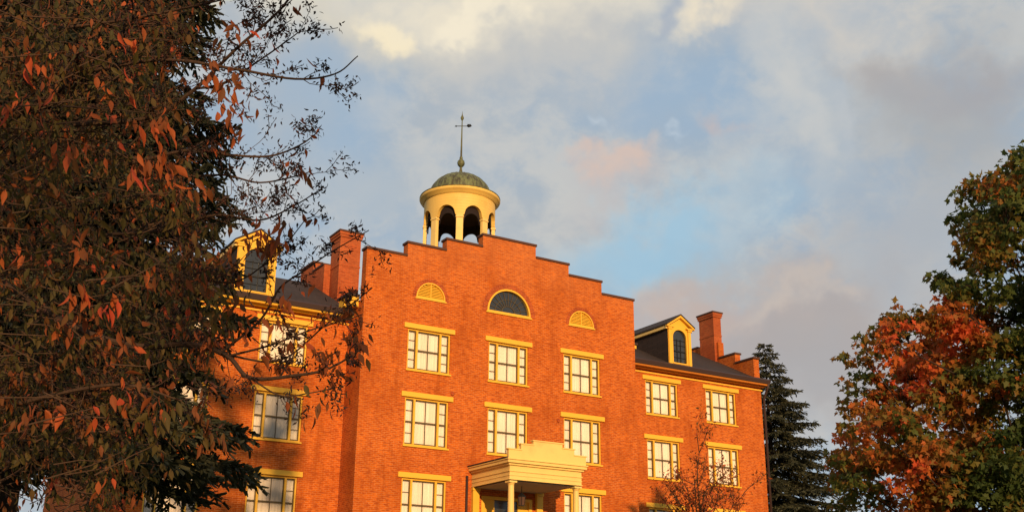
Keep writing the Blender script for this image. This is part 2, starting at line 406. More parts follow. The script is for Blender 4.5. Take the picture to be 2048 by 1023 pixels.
# soldier-brick arches over the half-round openings
for xc, zc, r, rz, wd in ((0, AZ, AC, AH, .24), (-WCOL, SZ, SC, SH, .17), (WCOL, SZ, SC, SH, .17)):
    k = 34 if xc == 0 else 24; ab = MB()
    for i in range(k):
        a0 = math.pi*(i+.08)/k; a1 = math.pi*(i+.92)/k
        P = lambda a, e: (xc+(r+e)*math.cos(a), zc+(rz+e)*math.sin(a))
        ab.prism([P(a0, .012), P(a1, .012), P(a1, wd), P(a0, wd)], -.012, .05)
    bp(ab, 'brick_arch', M['old_brick'])
# pavilion roof (gable roof running back)
pr = MB(); pr.prism([(-7.05, 8.62), (7.05, 8.62), (0, 11.62)], .425, 12.02); bp(pr, 'roof', M['slate'])

# wing walls
def wing(sg):
    x0, x1 = (7.0, 16.45) if sg > 0 else (-16.45, -7.0)
    hl = [opening(sg*xc, t, b) for xc in (W1, W2) for t, b in ROWS_W]
    wl = MB(); wl.holed([(x0, GZ), (x1, GZ), (x1, 8.1), (x0, 8.1)], hl, YW, .24)
    e = 16.45*sg; th = -.38*sg
    # end wall with its stepped parapet, seen over the roof
    prof = [(YW, GZ), (11.5, GZ), (11.5, 9.55), (10.1, 9.55), (10.1, 10.1), (8.9, 10.1), (8.9, 11.0), (6.2, 11.0), (6.2, 11.0), (4.2, 11.0), (4.2, 10.05), (2.93, 10.05), (2.93, 9.52), (YW+.02, 9.52)]
    y_ = MB(); pts = []
    for p in prof:
        if not pts or p != pts[-1]: pts.append(p)
    wl.prism(pts, e-.001*sg, e+th, 'x')
    o = bp(wl, 'wing_wall', M['brick'])
    xa, xb = sorted((e+.05*sg, e+th-.05*sg))
    for ya, yb, z in ((YW-.06, 2.93, 9.52), (2.87, 4.2, 10.05), (8.9, 10.16, 10.1), (10.1, 11.56, 9.55), (5.9, 8.0, 11.0)):
        bp(MB().box(xa, xb, ya, yb, z, z+.1), 'coping', M['coping'], bevel=.01)
    # roof
    xr0, xr1 = (7.0, 16.06) if sg > 0 else (-16.06, -7.0)
    rf = MB(); rf.prism([(1.06, 8.27), (6.5, 10.99), (11.95, 8.27), (11.95, 8.20), (1.06, 8.20)], xr0, xr1, 'x'); bp(rf, 'roof', M['slate'])
    xe = 16.62*sg
    gt = MB(); a, b = sorted((7.0*sg, xe)); gt.prism([(.98, 8.10), (.93, 8.28), (1.06, 8.38), (1.2, 8.33), (1.2, 8.10)], a, b, 'x'); bp(gt, 'gutter', M['gutter'])
    cn = MB(); a, b = sorted((7.0*sg, 16.5*sg))
    cn.prism([(1.05, 8.02), (1.02, 8.095), (YW-.003, 8.095), (YW-.003, 7.96), (1.28, 7.96), (1.22, 8.02)], a, b, 'x')
    bp(cn, 'cornice', M['shaded_trim'] if sg > 0 else M['yellow'])
    bp(MB().box(a, b, YW-.055, YW-.004, 7.80, 7.87), 'frieze_moulding', M['yellow'])
    # the cornice returns round the pavilion's flank
    rt = MB(); a, b = sorted((7.002*sg, 7.42*sg)); rt.box(a, b, .55, .93, 8.38, 8.62); a, b = sorted((7.002*sg, 7.5*sg)); rt.box(a, b, .5, .96, 8.62, 8.78); rt.box(a, b, .96, 1.5, 8.42, 8.8)
    bp(rt, 'cornice_return', M['yellow'], bevel=.01)
    rc = MB(); a, b = sorted((7.002*sg, 7.56*sg)); rc.box(a, b, .46, 1.6, 8.802, 8.9); bp(rc, 'cornice_return_cap', M['gutter'])
wing(1); wing(-1)
bw = MB(); bw.add([(-16.45, 11.49, GZ), (16.45, 11.49, GZ), (16.45, 11.49, 8.2), (-16.45, 11.49, 8.2)], [(0, 3, 2, 1)]); bp(bw, 'rear_wall', M['old_brick'])

# downspouts
ds = MB(); ds.tube([(16.52, .98, 8.15), (16.56, 1.2, 7.8), (16.56, YW-.08, 7.4), (16.56, YW-.08, GZ+.2)], .065, 8); bp(ds, 'downspout', M['gutter'], smooth=True)
ds = MB(); ds.tube([(-16.5, .98, 8.15), (-16.54, 1.2, 7.8), (-16.54, YW-.08, 7.4), (-16.54, YW-.08, GZ+.2)], .055, 8); bp(ds, 'downspout', M['gutter'], smooth=True)
ds = MB(); ds.tube([(-1.98, -.07, 1.75), (-1.98, -.07, -3.6)], .05, 8); bp(ds, 'downspout', M['gutter'], smooth=True)
# iron wall ties
tie = None
for x, z in ((-2.75, 5.12), (2.62, 4.55), (12.95+1.3, 5.0)):
    if tie is None:
        tm = MB(); tm.lathe([(0, 0), (.075, 0), (.09, .02), (.07, .05), (0, .06)], 0, 0, 12)
        tie = tm.build('wall_tie', M['old_brick']); tie.rotation_euler = (math.pi/2, 0, 0); o = tie
    else: o = tie.copy(); C.objects.link(o)
    o.parent = B; o.location = (x, (0 if x < 8 else YW)-.001, z-GZ)

# triple windows
def window_kit(h):
    """meshes of a triple sash window whose opening is 2*HW wide and h high, standing on z=0, front at y=0"""
    cas = MB(); d0, d1 = .045, .17; j = .062
    cas.box(-HW+.002, -HW+j, d0, d1, .002, h-.002); cas.box(HW-j, HW-.002, d0, d1, .002, h-.002)
    cas.box(-HW+j, HW-j, d0, d1, h-.07, h-.002); cas.box(-HW+j, HW-j, d0, d1, .002, .05)
    m0, m1 = .515, .60          # mullions
    for s in (-1, 1):
        a, b = sorted((s*m0, s*m1)); cas.box(a, b, d0-.012, d1, .05, h-.07)
    sa = MB(); zb, zt = .05, h-.07; mid = zb+(zt-zb)*.5
    def sash(x0, x1, cols, rows2):
        y0, y1 = .10, .135; t = .030
        sa.box(x0, x0+t, y0, y1, zb, zt); sa.box(x1-t, x1, y0, y1, zb, zt)
        sa.box(x0+t, x1-t, y0, y1, zb, zb+.055); sa.box(x0+t, x1-t, y0, y1, zt-.04, zt); sa.box(x0+t, x1-t, y0-.02, y1, mid-.028, mid+.028)
        for c in range(1, cols):
            xx = x0+(x1-x0)*c/cols; sa.box(xx-.014, xx+.014, y0+.008, y1, zb+.055, mid-.028); sa.box(xx-.014, xx+.014, y0+.008, y1, mid+.028, zt-.04)
        if rows2:
            for q in (.25, .75):
                zz = zb+(zt-zb)*q; sa.box(x0+t, x1-t, y0+.008, y1, zz-.010, zz+.010)
    sash(-m0, m0, 2, False); sash(-HW+j, -m1, 1, True); sash(m1, HW-j, 1, True)
    gl = MB(); gl.add([(-HW+j, .13, .05), (HW-j, .13, .05), (HW-j, .13, h-.07), (-HW+j, .13, h-.07)], [(0, 1, 2, 3)])
    cu = MB()
    for x0, x1 in ((-m0+.01, m0-.01), (-HW+j+.01, -m1-.01), (m1+.01, HW-j-.01)):
        k = max(3, int((x1-x0)/.04)); vs = []
        for i in range(k+1):
            x = x0+(x1-x0)*i/k; yy = .175+.008*math.sin(i*1.9+x0*7)
            vs += [(x, yy, .04), (x, yy, h-.05)]
        cu.add(vs, [(2*i, 2*i+2, 2*i+3, 2*i+1) for i in range(k)])
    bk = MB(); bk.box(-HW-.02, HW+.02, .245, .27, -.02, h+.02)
    li = MB(); li.box(-1.205, 1.205, -.075, .06, h+.002, h+LH)
    si = MB(); si.box(-HW-.05, HW+.05, -.07, .10, -.07, -.002)
    return cas, sa, gl, cu, bk, li, si
def first_window(h, x, y, zb):
    cas, sa, gl, cu, bk, li, si = window_kit(h)
    wd = cas.build('window', M['yellow'], B, (x, y, zb-GZ))
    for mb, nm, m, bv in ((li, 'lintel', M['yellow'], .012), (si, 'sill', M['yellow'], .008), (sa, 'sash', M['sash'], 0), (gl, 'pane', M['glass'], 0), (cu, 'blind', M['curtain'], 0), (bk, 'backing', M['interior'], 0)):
        mb.build(nm, m, wd, bevel=bv)
    return wd
def again(o, loc):
    c = o.copy(); C.objects.link(c); c.parent = B; c.location = loc
    for k in list(o.children):
        d = k.copy(); C.objects.link(d); d.parent = c
    return c
for rows, cols, y in ((ROWS_P, (-WCOL, 0, WCOL), 0), (ROWS_W, (-W2, -W1, W1, W2), YW)):
    for k, (t, b) in enumerate(rows):
        h = t-LH-(b+.06); src = None
        for x in cols:
            if rows is ROWS_P and x == 0 and k == 2: continue
            if src is None: src = first_window(h, x, y, b+.06)
            else: again(src, (x, y, b+.06-GZ))

# half-round fanlight in the gable
fr = MB(); o1 = arc(0, 0, AC-.002, 28, AH-.002); i1 = arc(0, .06, AC-.09, 28, AH-.15)
def ring(mb, a, b, y0, y1):
    n = len(a); vs = [(p[0], y0, p[1]) for p in a]+[(p[0], y0, p[1]) for p in b]+[(p[0], y1, p[1]) for p in a]+[(p[0], y1, p[1]) for p in b]
    fs = []
    for i in range(n):
        j = (i+1) % n
        fs += [(i, j, n+j, n+i), (2*n+i, 3*n+i, 3*n+j, 2*n+j), (n+i, n+j, 3*n+j, 3*n+i), (i, 2*n+i, 2*n+j, j)]
    mb.add(vs, fs)
ring(fr, o1, i1, -.03, .12)
fw = fr.build('fanlight', M['yellow'], B, (0, 0, AZ-GZ))
gb = MB()
for k in range(1, 12):
    a = math.pi*k/12; r_ = AC-.13
    c0 = Vector((.33*math.cos(a), .08, .10+.28*math.sin(a))); c1 = Vector((r_*math.cos(a), .08, .06+(AH-.18)*math.sin(a))); gb.tube([c0, c1], .013, 4)
gb.tube([(.33*math.cos(math.pi*k/10), .08, .10+.28*math.sin(math.pi*k/10)) for k in range(11)], .013, 4)
gb.tube([(.68*math.cos(math.pi*k/16), .08, .08+.60*math.sin(math.pi*k/16)) for k in range(17)], .011, 4)
gb.build('glazing_bar', M['sash'], fw)
pn = MB(); pn.prism(i1, .10, .11); pn.build('pane', M['dark_glass'], fw)
si = MB(); si.box(-AC-.06, AC+.06, -.06, .1, -.075, -.003); si.build('sill', M['yellow'], fw, bevel=.006)
# half-round louvred vents
src = None
for x in (-WCOL, WCOL):
    if src is None:
        lv = MB(); a = arc(0, 0, SC-.002, 24, SH-.002); b = arc(0, .05, SC-.06, 24, SH-.11); ring(lv, a, b, -.025, .1); lv.box(-.02, .02, .0, .09, .05, SH-.07)
        src = lv.build('louvre_vent', M['yellow'], B, (x, 0, SZ-GZ))
        ls = MB(); q = 9
        for k in range(q):
            z = .06+k*.068; hw_ = (SC-.06)*math.sqrt(max(0.0, 1-((z+.05-.05)/(SH-.11))**2))
            if hw_ > .05:
                for s in (-1, 1):
                    xa, xb = sorted((s*.021, s*hw_)); ls.add([(xa, .02, z), (xb, .02, z), (xb, .075, z+.06), (xa, .075, z+.06), (xa, .02, z+.012), (xb, .02, z+.012), (xb, .075, z+.072), (xa, .075, z+.072)], [(0, 1, 5, 4), (0, 3, 2, 1), (4, 5, 6, 7), (3, 7, 6, 2), (0, 4, 7, 3), (1, 2, 6, 5)])
        ls.build('louvre', M['yellow'], src)
        b2 = MB(); b2.prism(b, .1, .11); b2.build('backing', M['interior'], src)
        s_ = MB(); s_.box(-SC-.05, SC+.05, -.05, .09, -.06, -.003); s_.build('sill', M['yellow'], src)
    else: again(src, (x, 0, SZ-GZ))

# dormers
def dormer(x):
    Y0 = 1.58; zb = 8.44; ze = 10.44; zp = 11.02; hw = .74
    ft = MB(); wa = .45; wz = 9.93
    op = [(-wa, .16), (wa, .16)]+arc(0, wz-zb, wa, 18, .42)
    oy = [(-hw, 0), (hw, 0), (hw, ze-zb), (0, zp-zb-.03), (-hw, ze-zb)]
    ft.holed(oy, [op], 0, .12)
    d = ft.build('dormer', M['yellow'], B, (x, Y0, zb-GZ))
    # pilasters, capitals, pediment mouldings
    t = MB()
    for s in (-1, 1):
        a, b = sorted((s*(hw-.02), s*(hw-.20))); t.box(a, b, -.06, -.002, .0, ze-zb-.13); a, b = sorted((s*(hw+.03), s*(hw-.23))); t.box(a, b, -.10, -.003, ze-zb-.13, ze-zb-.03)
        a, b = sorted((s*(hw+.10), s*(hw-.33))); t.box(a, b, -.13, -.004, ze-zb-.029, ze-zb+.04)
        p0 = (s*(hw+.16), ze-zb-.04); p1 = (0, zp-zb); t.prism([p0, (p0[0], p0[1]+.11), (0, p1[1]+.06), (0, p1[1]-.06)], -.17, -.005)
    t.build('trim', M['yellow'], d)
    rg = MB(); a = [(-wa-.05, .12), (wa+.05, .12)]+arc(0, wz-zb, wa+.06, 18, .48); b = [(-wa+.015, .175), (wa-.015, .175)]+arc(0, wz-zb, wa-.015, 18, .405); ring(rg, a, b, -.02, .06); rg.build('window_frame', M['yellow'], d)
    pn = MB(); pn.prism([(-wa, .16), (wa, .16)]+arc(0, wz-zb, wa, 18, .42), .10, .115); pn.build('pane', M['dark_glass'], d)
    sh = MB(); sh.box(-wa+.03, wa-.03, .05, .09, .76, .82)
    for xx in (-.115, .115): sh.box(xx-.012, xx+.012, .06, .09, .2, 1.42)
    for zz in (.46, 1.10, 1.36): sh.box(-wa+.03, wa-.03, .06, .088, zz-.01, zz+.01)
    sh.build('sash', M['black'], d)
    sw = MB(); L = 6.3-Y0
    for s in (-1, 1):
        x_ = s*(hw-.01); a, b = sorted((x_, x_-s*.1)); sw.box(a, b, .002, L, .0, ze-zb-.1)
    sw.build('side_wall', M['slate'], d)
    rf = MB(); e = hw+.17
    zl = ze-zb-.03
    rf.prism([(-e, zl+.075), (0, zp-zb+.065), (e, zl+.075), (e, zl+.14), (0, zp-zb+.13), (-e, zl+.14)], -.20, L); rf.build('roof', M['slate'], d)
    ev = MB()
    for s in (-1, 1):
        a, b = sorted((s*(hw-.02), s*(hw+.13))); ev.box(a, b, .0, L, zl-.09, zl+.07)
    ev.build('eave_board', M['cream'], d)
    return d
dormer(11.10); dl = dormer(-11.17); dl.scale = (1.14, 1, 1.05)

# chimneys
def chimney(x0, x1, y0, y1, zb, zt):
    c = MB(); c.box(x0, x1, y0, y1, zb, zt-.32); e = .05
    c.box(x0-e, x1+e, y0-e, y1+e, zt-.32, zt-.2); c.box(x0-.08, x1+.08, y0-.08, y1+.08, zt-.2, zt-.08)
    zm = (zb+zt)/2+.35; 
    o = bp(c, 'chimney', M['old_brick'])
    k = MB(); k.box(x0-.11, x1+.11, y0-.11, y1+.11, zt-.08, zt); 
    k.parent = None
    kk = k.build('chimney_cap', M['coping']); kk.parent = o; kk.location = (0, 0, 0)
    b = MB(); b.box(x0-.02, x1+.02, y0-.02, y1+.02, zm, zm+.07); bb = b.build('brick_band', M['old_brick']); bb.parent = o
    return o
chimney(-6.72, -5.72, 3.7, 4.75, 8.8, 12.85)
chimney(15.92, 16.47, 4.35, 5.55, 9.3, 12.78)
chimney(-16.47, -15.92, 4.35, 5.55, 9.3, 12.78)
fwl = MB(); fwl.box(-7.02, -6.62, 4.7, 6.1, 8.7, 11.42); fwl.box(-7.02, -6.62, 6.1, 7.7, 8.7, 11.9); fwl.box(-6.98, -6.66, 2.9, 3.7, 8.62, 9.3)
bp(fwl, 'fire_wall', M['old_brick'])
bp(MB().box(-7.07, -6.57, 4.76, 6.1, 11.42, 11.5), 'coping', M['coping']); bp(MB().box(-7.07, -6.57, 6.05, 7.75, 11.9, 11.98), 'coping', M['coping'])

# cupola
CY = 4.9; CZ = 15.2
cup = empty('cupola', (0, CY, 12.0-GZ)); cup.parent = B
NP = 8; RO = 1.78; RI = 1.60
spring, top, base = 14.72, 15.86, 12.75
ph0 = rad(-118.0)
def ring_wall(RO=1.78, RI=1.60, spring=spring, top=top, drop=0.0):
    """arcaded drum: posts between round-headed openings, a band above, real thickness"""
    mb = MB(); half = math.pi/NP; pw = rad(6.8); ow = half-pw; aw = 14
    for k in range(NP):
        cc = ph0+2*half*k+half
        # columns of the band above the arch
        cols = []
        for i in range(aw+1):
            t = -1+2*i/aw; a = cc+ow*t; zlow = spring+.53*math.sqrt(max(0, 1-t*t)); cols.append((a, zlow))
        for R, inv in ((RO, False), (RI, True)):
            vs = []
            for a, zl in cols: vs += [(R*math.cos(a), R*math.sin(a), zl), (R*math.cos(a), R*math.sin(a), top)]
            fs = [(2*i, 2*i+2, 2*i+3, 2*i+1) for i in range(aw)]
            mb.add(vs, [f[::-1] for f in fs] if inv else fs)
        vs = []
        for a, zl in cols: vs += [(RO*math.cos(a), RO*math.sin(a), zl), (RI*math.cos(a), RI*math.sin(a), zl)]
        mb.add(vs, [(2*i, 2*i+1, 2*i+3, 2*i+2) for i in range(aw)])
        # spandrel + post slice
        pc = cc+half; vs = []; q = 4
        for i in range(q+1):
            a = pc-pw+2*pw*i/q
            vs += [(RO*math.cos(a), RO*math.sin(a), spring), (RO*math.cos(a), RO*math.sin(a), top), (RI*math.cos(a), RI*math.sin(a), spring), (RI*math.cos(a), RI*math.sin(a), top)]
        fs = []
        for i in range(q): fs += [(4*i, 4*i+4, 4*i+5, 4*i+1), (4*i+2, 4*i+3, 4*i+7, 4*i+6), (4*i, 4*i+2, 4*i+6, 4*i+4)]
        mb.add(vs, fs)
    return mb
def cpart(mb, name, m, smooth=False, bevel=0):
    o = mb.build(name, m, cup, smooth=smooth, bevel=bevel); o.location = (0, 0, -12.0); return o
cpart(ring_wall(), 'drum', M['drum'])
cpart(ring_wall(1.585, 1.54, spring-.36, 15.28), 'shade_lining', M['interior'])  # dark ring added inside; the cupola's inner shade is put into its colour
pm = None
for k in range(NP):
    a = ph0+2*math.pi*k/NP
    if pm is None:
        mb = MB(); pwid = .17
        mb.box(-pwid, pwid, -.09, .09, base, spring-.14); mb.box(-pwid-.03, pwid+.03, -.12, .12, spring-.14, spring-.06); mb.box(-pwid, pwid, -.10, .10, spring-.06, spring)
        mb.box(-pwid-.03, pwid+.03, -.12, .12, base, base+.12)
        pm = cpart(mb, 'post', M['cream'], bevel=.01); o = pm
    else: o = pm.copy(); C.objects.link(o)
    R_ = (RO+RI)/2; o.location = (R_*math.cos(a), R_*math.sin(a), -12.0); o.rotation_euler = (0, 0, a+math.pi/2)
mb = MB(); mb.lathe([(RO-.01, top-.02), (RO+.07, top), (RO+.07, top+.06), (RO+.20, top+.12), (RO+.25, top+.21), (RO+.22, top+.29), (RO+.04, top+.33)], 0, 0, 64); cpart(mb, 'cornice', M['drum'], True)
mb = MB(); mb.lathe([(RO+.20, top+.29), (RO+.25, top+.305), (RO+.24, top+.34), (1.62, top+.41), (1.56, top+.41)], 0, 0, 64); cpart(mb, 'cornice_flashing', M['copper'], True)
DR = 1.56; dz = top+.40; DHt = 1.26
prof = [(DR, dz-.03)]+[(DR*math.cos(t), dz+.02+DHt*math.sin(t)) for t in np.linspace(0, math.pi/2-.06, 16)]+[(0.0, dz+.02+DHt)]
mb = MB(); mb.lathe(prof, 0, 0, 48)
for k in range(24):
    a = 2*math.pi*k/24; mb.tube([((DR+.004)*math.cos(t)*math.cos(a), (DR+.004)*math.cos(t)*math.sin(a), dz+.02+DHt*math.sin(t)) for t in np.linspace(0, 1.45, 10)], .013, 4)
cpart(mb, 'dome', M['copper'], True)
mb = MB(); mb.lathe([(RI-.02, 15.285), (.0, 15.285)], 0, 0, 32); cpart(mb, 'ceiling', M['interior'])
mb = MB(); mb.lathe([(0, base), (RO+.12, base), (RO+.12, base-.14), (RO, base-.14), (RO, 11.1)], 0, 0, 32); cpart(mb, 'base', M['cream'])
zt = dz+DHt
mb = MB(); mb.lathe([(.20, zt-.06), (.13, zt+.06), (.08, zt+.22), (.055, zt+.42), (.08, zt+.45), (.17, zt+.55), (.195, zt+.66), (.17, zt+.77), (.08, zt+.87), (.085, zt+.95), (.05, zt+1.05), (.024, zt+3.05), (.05, zt+3.08), (.085, zt+3.17), (.085, zt+3.23), (.04, zt+3.32), (.02, zt+3.4), (.0, zt+3.62)], 0, 0, 16); cpart(mb, 'spire', M['copper'], True)
vd = Vector((math.cos(rad(12)), -.25, .15)).normalized()
zv = zt+2.74; c0 = Vector((0, 0, zv))
mb = MB(); mb.tube([c0-vd*.34, c0+vd*.42], .02, 6)
mb.tube([c0+vd*.26, c0+vd*.32+Vector((0, 0, .02)), c0+vd*.46+Vector((0, 0, .03)), c0+vd*.52], [.02, .09, .07, .01], 6)
mb.tube([c0-vd*.40+Vector((0, 0, -.02)), c0-vd*.30], [.002, .05], 6)
cpart(mb, 'weathervane', M['black'])

# portico
PX, PY = 1.72, -3.05
por = empty('portico', (0, 0, -2.2-GZ)); por.parent = B
def pp(mb, name, m, **k):
    o = mb.build(name, m, por, **k); o.location = (0, 0, 2.2); return o
ent = MB(); ent.box(-PX, PX, PY, -.004, 1.30, 1.86)
for z, e in ((1.30, .03), (1.46, .02), (1.62, .035)): ent.box(-PX-e, PX+e, PY-e, -.006, z, z+.04)
pp(ent, 'entablature', M['cream'], bevel=.006)
cn = MB(); cn.box(-PX-.08, PX+.08, PY-.08, -.007, 1.862, 1.94); cn.box(-PX-.17, PX+.17, PY-.17, -.008, 1.942, 2.06); cn.box(-PX-.21, PX+.21, PY-.21, -.009, 2.062, 2.12); pp(cn, 'cornice', M['cream'], bevel=.012)
rf = MB(); rf.box(-PX-.23, PX+.23, PY-.1, -.010, 2.122, 2.17); pp(rf, 'roof', M['gutter'])
pt = MB(); steps = [(1.86, 2.46), (1.28, 2.70), (.70, 2.88)]
pt.prism([(-1.86, 2.122), (1.86, 2.122), (1.86, 2.46), (1.28, 2.46), (1.28, 2.70), (.70, 2.70), (.70, 2.88), (-.70, 2.88), (-.70, 2.70), (-1.28, 2.70), (-1.28, 2.46), (-1.86, 2.46)], PY-.14, PY+.02)
pp(pt, 'stepped_parapet', M['cream'], bevel=.006)
pc = MB()
for a, b, z in ((-1.90, -1.25, 2.46), (-1.32, -.67, 2.70), (-.74, .74, 2.88), (.67, 1.32, 2.70), (1.25, 1.90, 2.46)): pc.box(a, b, PY-.17, PY+.05, z, z+.045)
pp(pc, 'parapet_coping', M['cream'])
ce = MB(); ce.box(-PX+.12, PX-.12, PY+.12, -.01, 1.27, 1.299); pp(ce, 'ceiling', M['ceiling'])
col = None
for x, y in ((-PX+.17, PY+.17), (PX-.17, PY+.17)):
    c = MB(); c.lathe([(.17, -2.2), (.17, -2.08), (.15, -2.02), (.132, -1.9), (.135, -.6), (.118, 1.06), (.118, 1.10), (.14, 1.12), (.12, 1.14), (.16, 1.19), (.16, 1.2)], x, y, 20)
    c.box(x-.175, x+.175, y-.175, y+.175, 1.2, 1.268); pp(c, 'column', M['cream'])
for s in (-1, 1):
    a, b = sorted((s*(PX), s*(PX-.30))); c = MB(); c.box(a, b, -.16, -.002, -2.2, 1.16); a, b = sorted((s*(PX+.03), s*(PX-.33))); c.box(a, b, -.19, -.003, 1.16, 1.29); pp(c, 'pilaster', M['yellow'], bevel=.006)
fl = MB(); fl.box(-2.0, 2.0, -3.4, -.002, -2.4, -2.2)
for k in range(6): fl.box(-1.5, 1.5, -3.4-.3*(k+1), -3.4-.3*k, GZ-.2, -2.4-.17*k-.02)
fl.box(-1.95, 1.95, -3.35, -.003, GZ, -2.401); pp(fl, 'porch_steps', M['stone'])
# doorway
dw = MB(); dw.box(-1.25, -1.10, -.03, .20, -2.2, 1.0); dw.box(1.10, 1.25, -.03, .20, -2.2, 1.0); dw.box(-1.10, 1.10, -.03, .2, .88, 1.0); dw.box(-1.10, -.58, .05, .2, .14, .88); dw.box(.58, 1.10, .05, .2, .14, .88); dw.box(-1.10, 1.10, .02, .2, .06, .14); dw.box(-.58, -.48, .02, .2, -2.2, .06); dw.box(.48, .58, .02, .2, -2.2, .06)
dwo = dw.build('doorway', M['yellow'], B); dwo.location = (0, 0, -GZ)
df = MB(); df.box(-.48, .48, .10, .15, -2.2, .06)
for z0, z1_ in ((-2.05, -1.2), (-1.05, -.1)):
    for xa in (-.40, .05): df.box(xa, xa+.35, .085, .0995, z0, z1_)
dd = df.build('door', M['door'], dwo)
hd = MB(); hd.lathe([(0, -.0), (.03, .01), (.035, .03), (.02, .05), (.02, .08)], 0, 0, 10); ho = hd.build('door_knob', M['black'], dwo); ho.rotation_euler = (math.pi/2, 0, 0); ho.location = (.38, .10, -1.15)
tr = MB(); tr.add([(-.58, .12, .14), (.58, .12, .14), (.58, .12, .88), (-.58, .12, .88)], [(0, 1, 2, 3)]); tr.add([(-1.1, .12, -2.2), (-.58, .12, -2.2), (-.58, .12, .06), (-1.1, .12, .06)], [(0, 1, 2, 3)]); tr.add([(.58, .12, -2.2), (1.1, .12, -2.2), (1.1, .12, .06), (.58, .12, .06)], [(0, 1, 2, 3)])
tr.build('transom_light', M['dark_glass'], dwo)

# lantern hanging from the porch ceiling
LX, LY = -.35, -1.75
lan = empty('hanging_lantern', (LX, LY, .45)); tag(lan, 'black iron lantern hanging from the ceiling of the cream portico', 'lantern')
f = MB()
for a in range(6):
    an = math.pi/3*a; f.tube([(.13*math.cos(an), .13*math.sin(an), .05), (.17*math.cos(an), .17*math.sin(an), .40)], .012, 4)
f.lathe([(.0, .03), (.14, .03), (.14, .055), (0, .055)], 0, 0, 6); f.lathe([(.19, .39), (.19, .41), (.07, .53), (.03, .56), (.0, .56)], 0, 0, 6); f.build('frame', M['black'], lan)
f = MB(); f.tube([(0, 0, .55), (0, 0, .817)], .012, 6); f.build('chain', M['black'], lan)
f = MB(); f.lathe([(.12, .056), (.158, .388)], 0, 0, 6); f.build('pane', M['lantern_glass'], lan)

# ------------------------------------------------------------------ vegetation
def leaf_mesh(name, m, parent, tv, tf, pos, ax, nr, size, tint):
    """many leaves in one mesh: template (x across, y along, z normal) turned so y->ax and z->nr"""
    pos = np.asarray(pos, float); K = len(pos); ax = np.asarray(ax, float); nr = np.asarray(nr, float)
    ax /= np.linalg.norm(ax, axis=1)[:, None]+1e-9
    sd = np.cross(ax, nr); sd /= np.linalg.norm(sd, axis=1)[:, None]+1e-9; nn = np.cross(sd, ax)
    tv = np.asarray(tv, float); size = np.asarray(size, float)
    V = pos[:, None, :]+size[:, None, None]*(tv[None, :, 0, None]*sd[:, None, :]+tv[None, :, 1, None]*ax[:, None, :]+tv[None, :, 2, None]*nn[:, None, :])
    nv = len(tv); me = bpy.data.meshes.new(name); me.vertices.add(K*nv); me.vertices.foreach_set('co', V.ravel())
    lens = [len(f_) for f_ in tf]; flat = np.array([i for f_ in tf for i in f_]); tot = len(flat)
    me.loops.add(K*tot); me.loops.foreach_set('vertex_index', (flat[None, :]+(np.arange(K)*nv)[:, None]).ravel().astype(np.int32))
    me.polygons.add(K*len(tf)); st = np.concatenate([[0], np.cumsum(lens)[:-1]])
    me.polygons.foreach_set('loop_start', (st[None, :]+(np.arange(K)*tot)[:, None]).ravel().astype(np.int32))
    me.update(calc_edges=True)
    at_ = me.attributes.new('tint', 'FLOAT', 'POINT'); at_.data.foreach_set('value', np.repeat(np.asarray(tint, float), nv))
    me.materials.append(m); o = bpy.data.objects.new(name, me); C.objects.link(o)
    if parent: o.parent = parent; o.location = -parent.location
    return o
OV_V = [(0, 0, 0), (.15, .25, .05), (.20, .5, .07), (.11, .8, .01), (0, 1.1, -.14), (-.11, .8, .01), (-.20, .5, .07), (-.15, .25, .05), (0, .5, 0)]
OV_F = [(0, 1, 2, 8), (8, 2, 3, 4), (8, 4, 5, 6), (0, 8, 6, 7)]
MP_V = [(0, 0, 0), (.30, -.05, .05), (.24, .22, .03), (.62, .42, .10), (.30, .52, .03), (.18, .72, 0), (0, 1.05, -.08), (-.18, .72, 0), (-.30, .52, .03), (-.62, .42, .10), (-.24, .22, .03), (-.30, -.05, .05), (0, .4, -.02)]
MP_F = [(0, 1, 2, 12), (12, 2, 3, 4), (12, 4, 5, 6), (12, 6, 7, 8), (12, 8, 9, 10), (0, 12, 10, 11)]
def rdir(rng, n): v = rng.normal(size=(n, 3)); return v/np.linalg.norm(v, axis=1)[:, None]

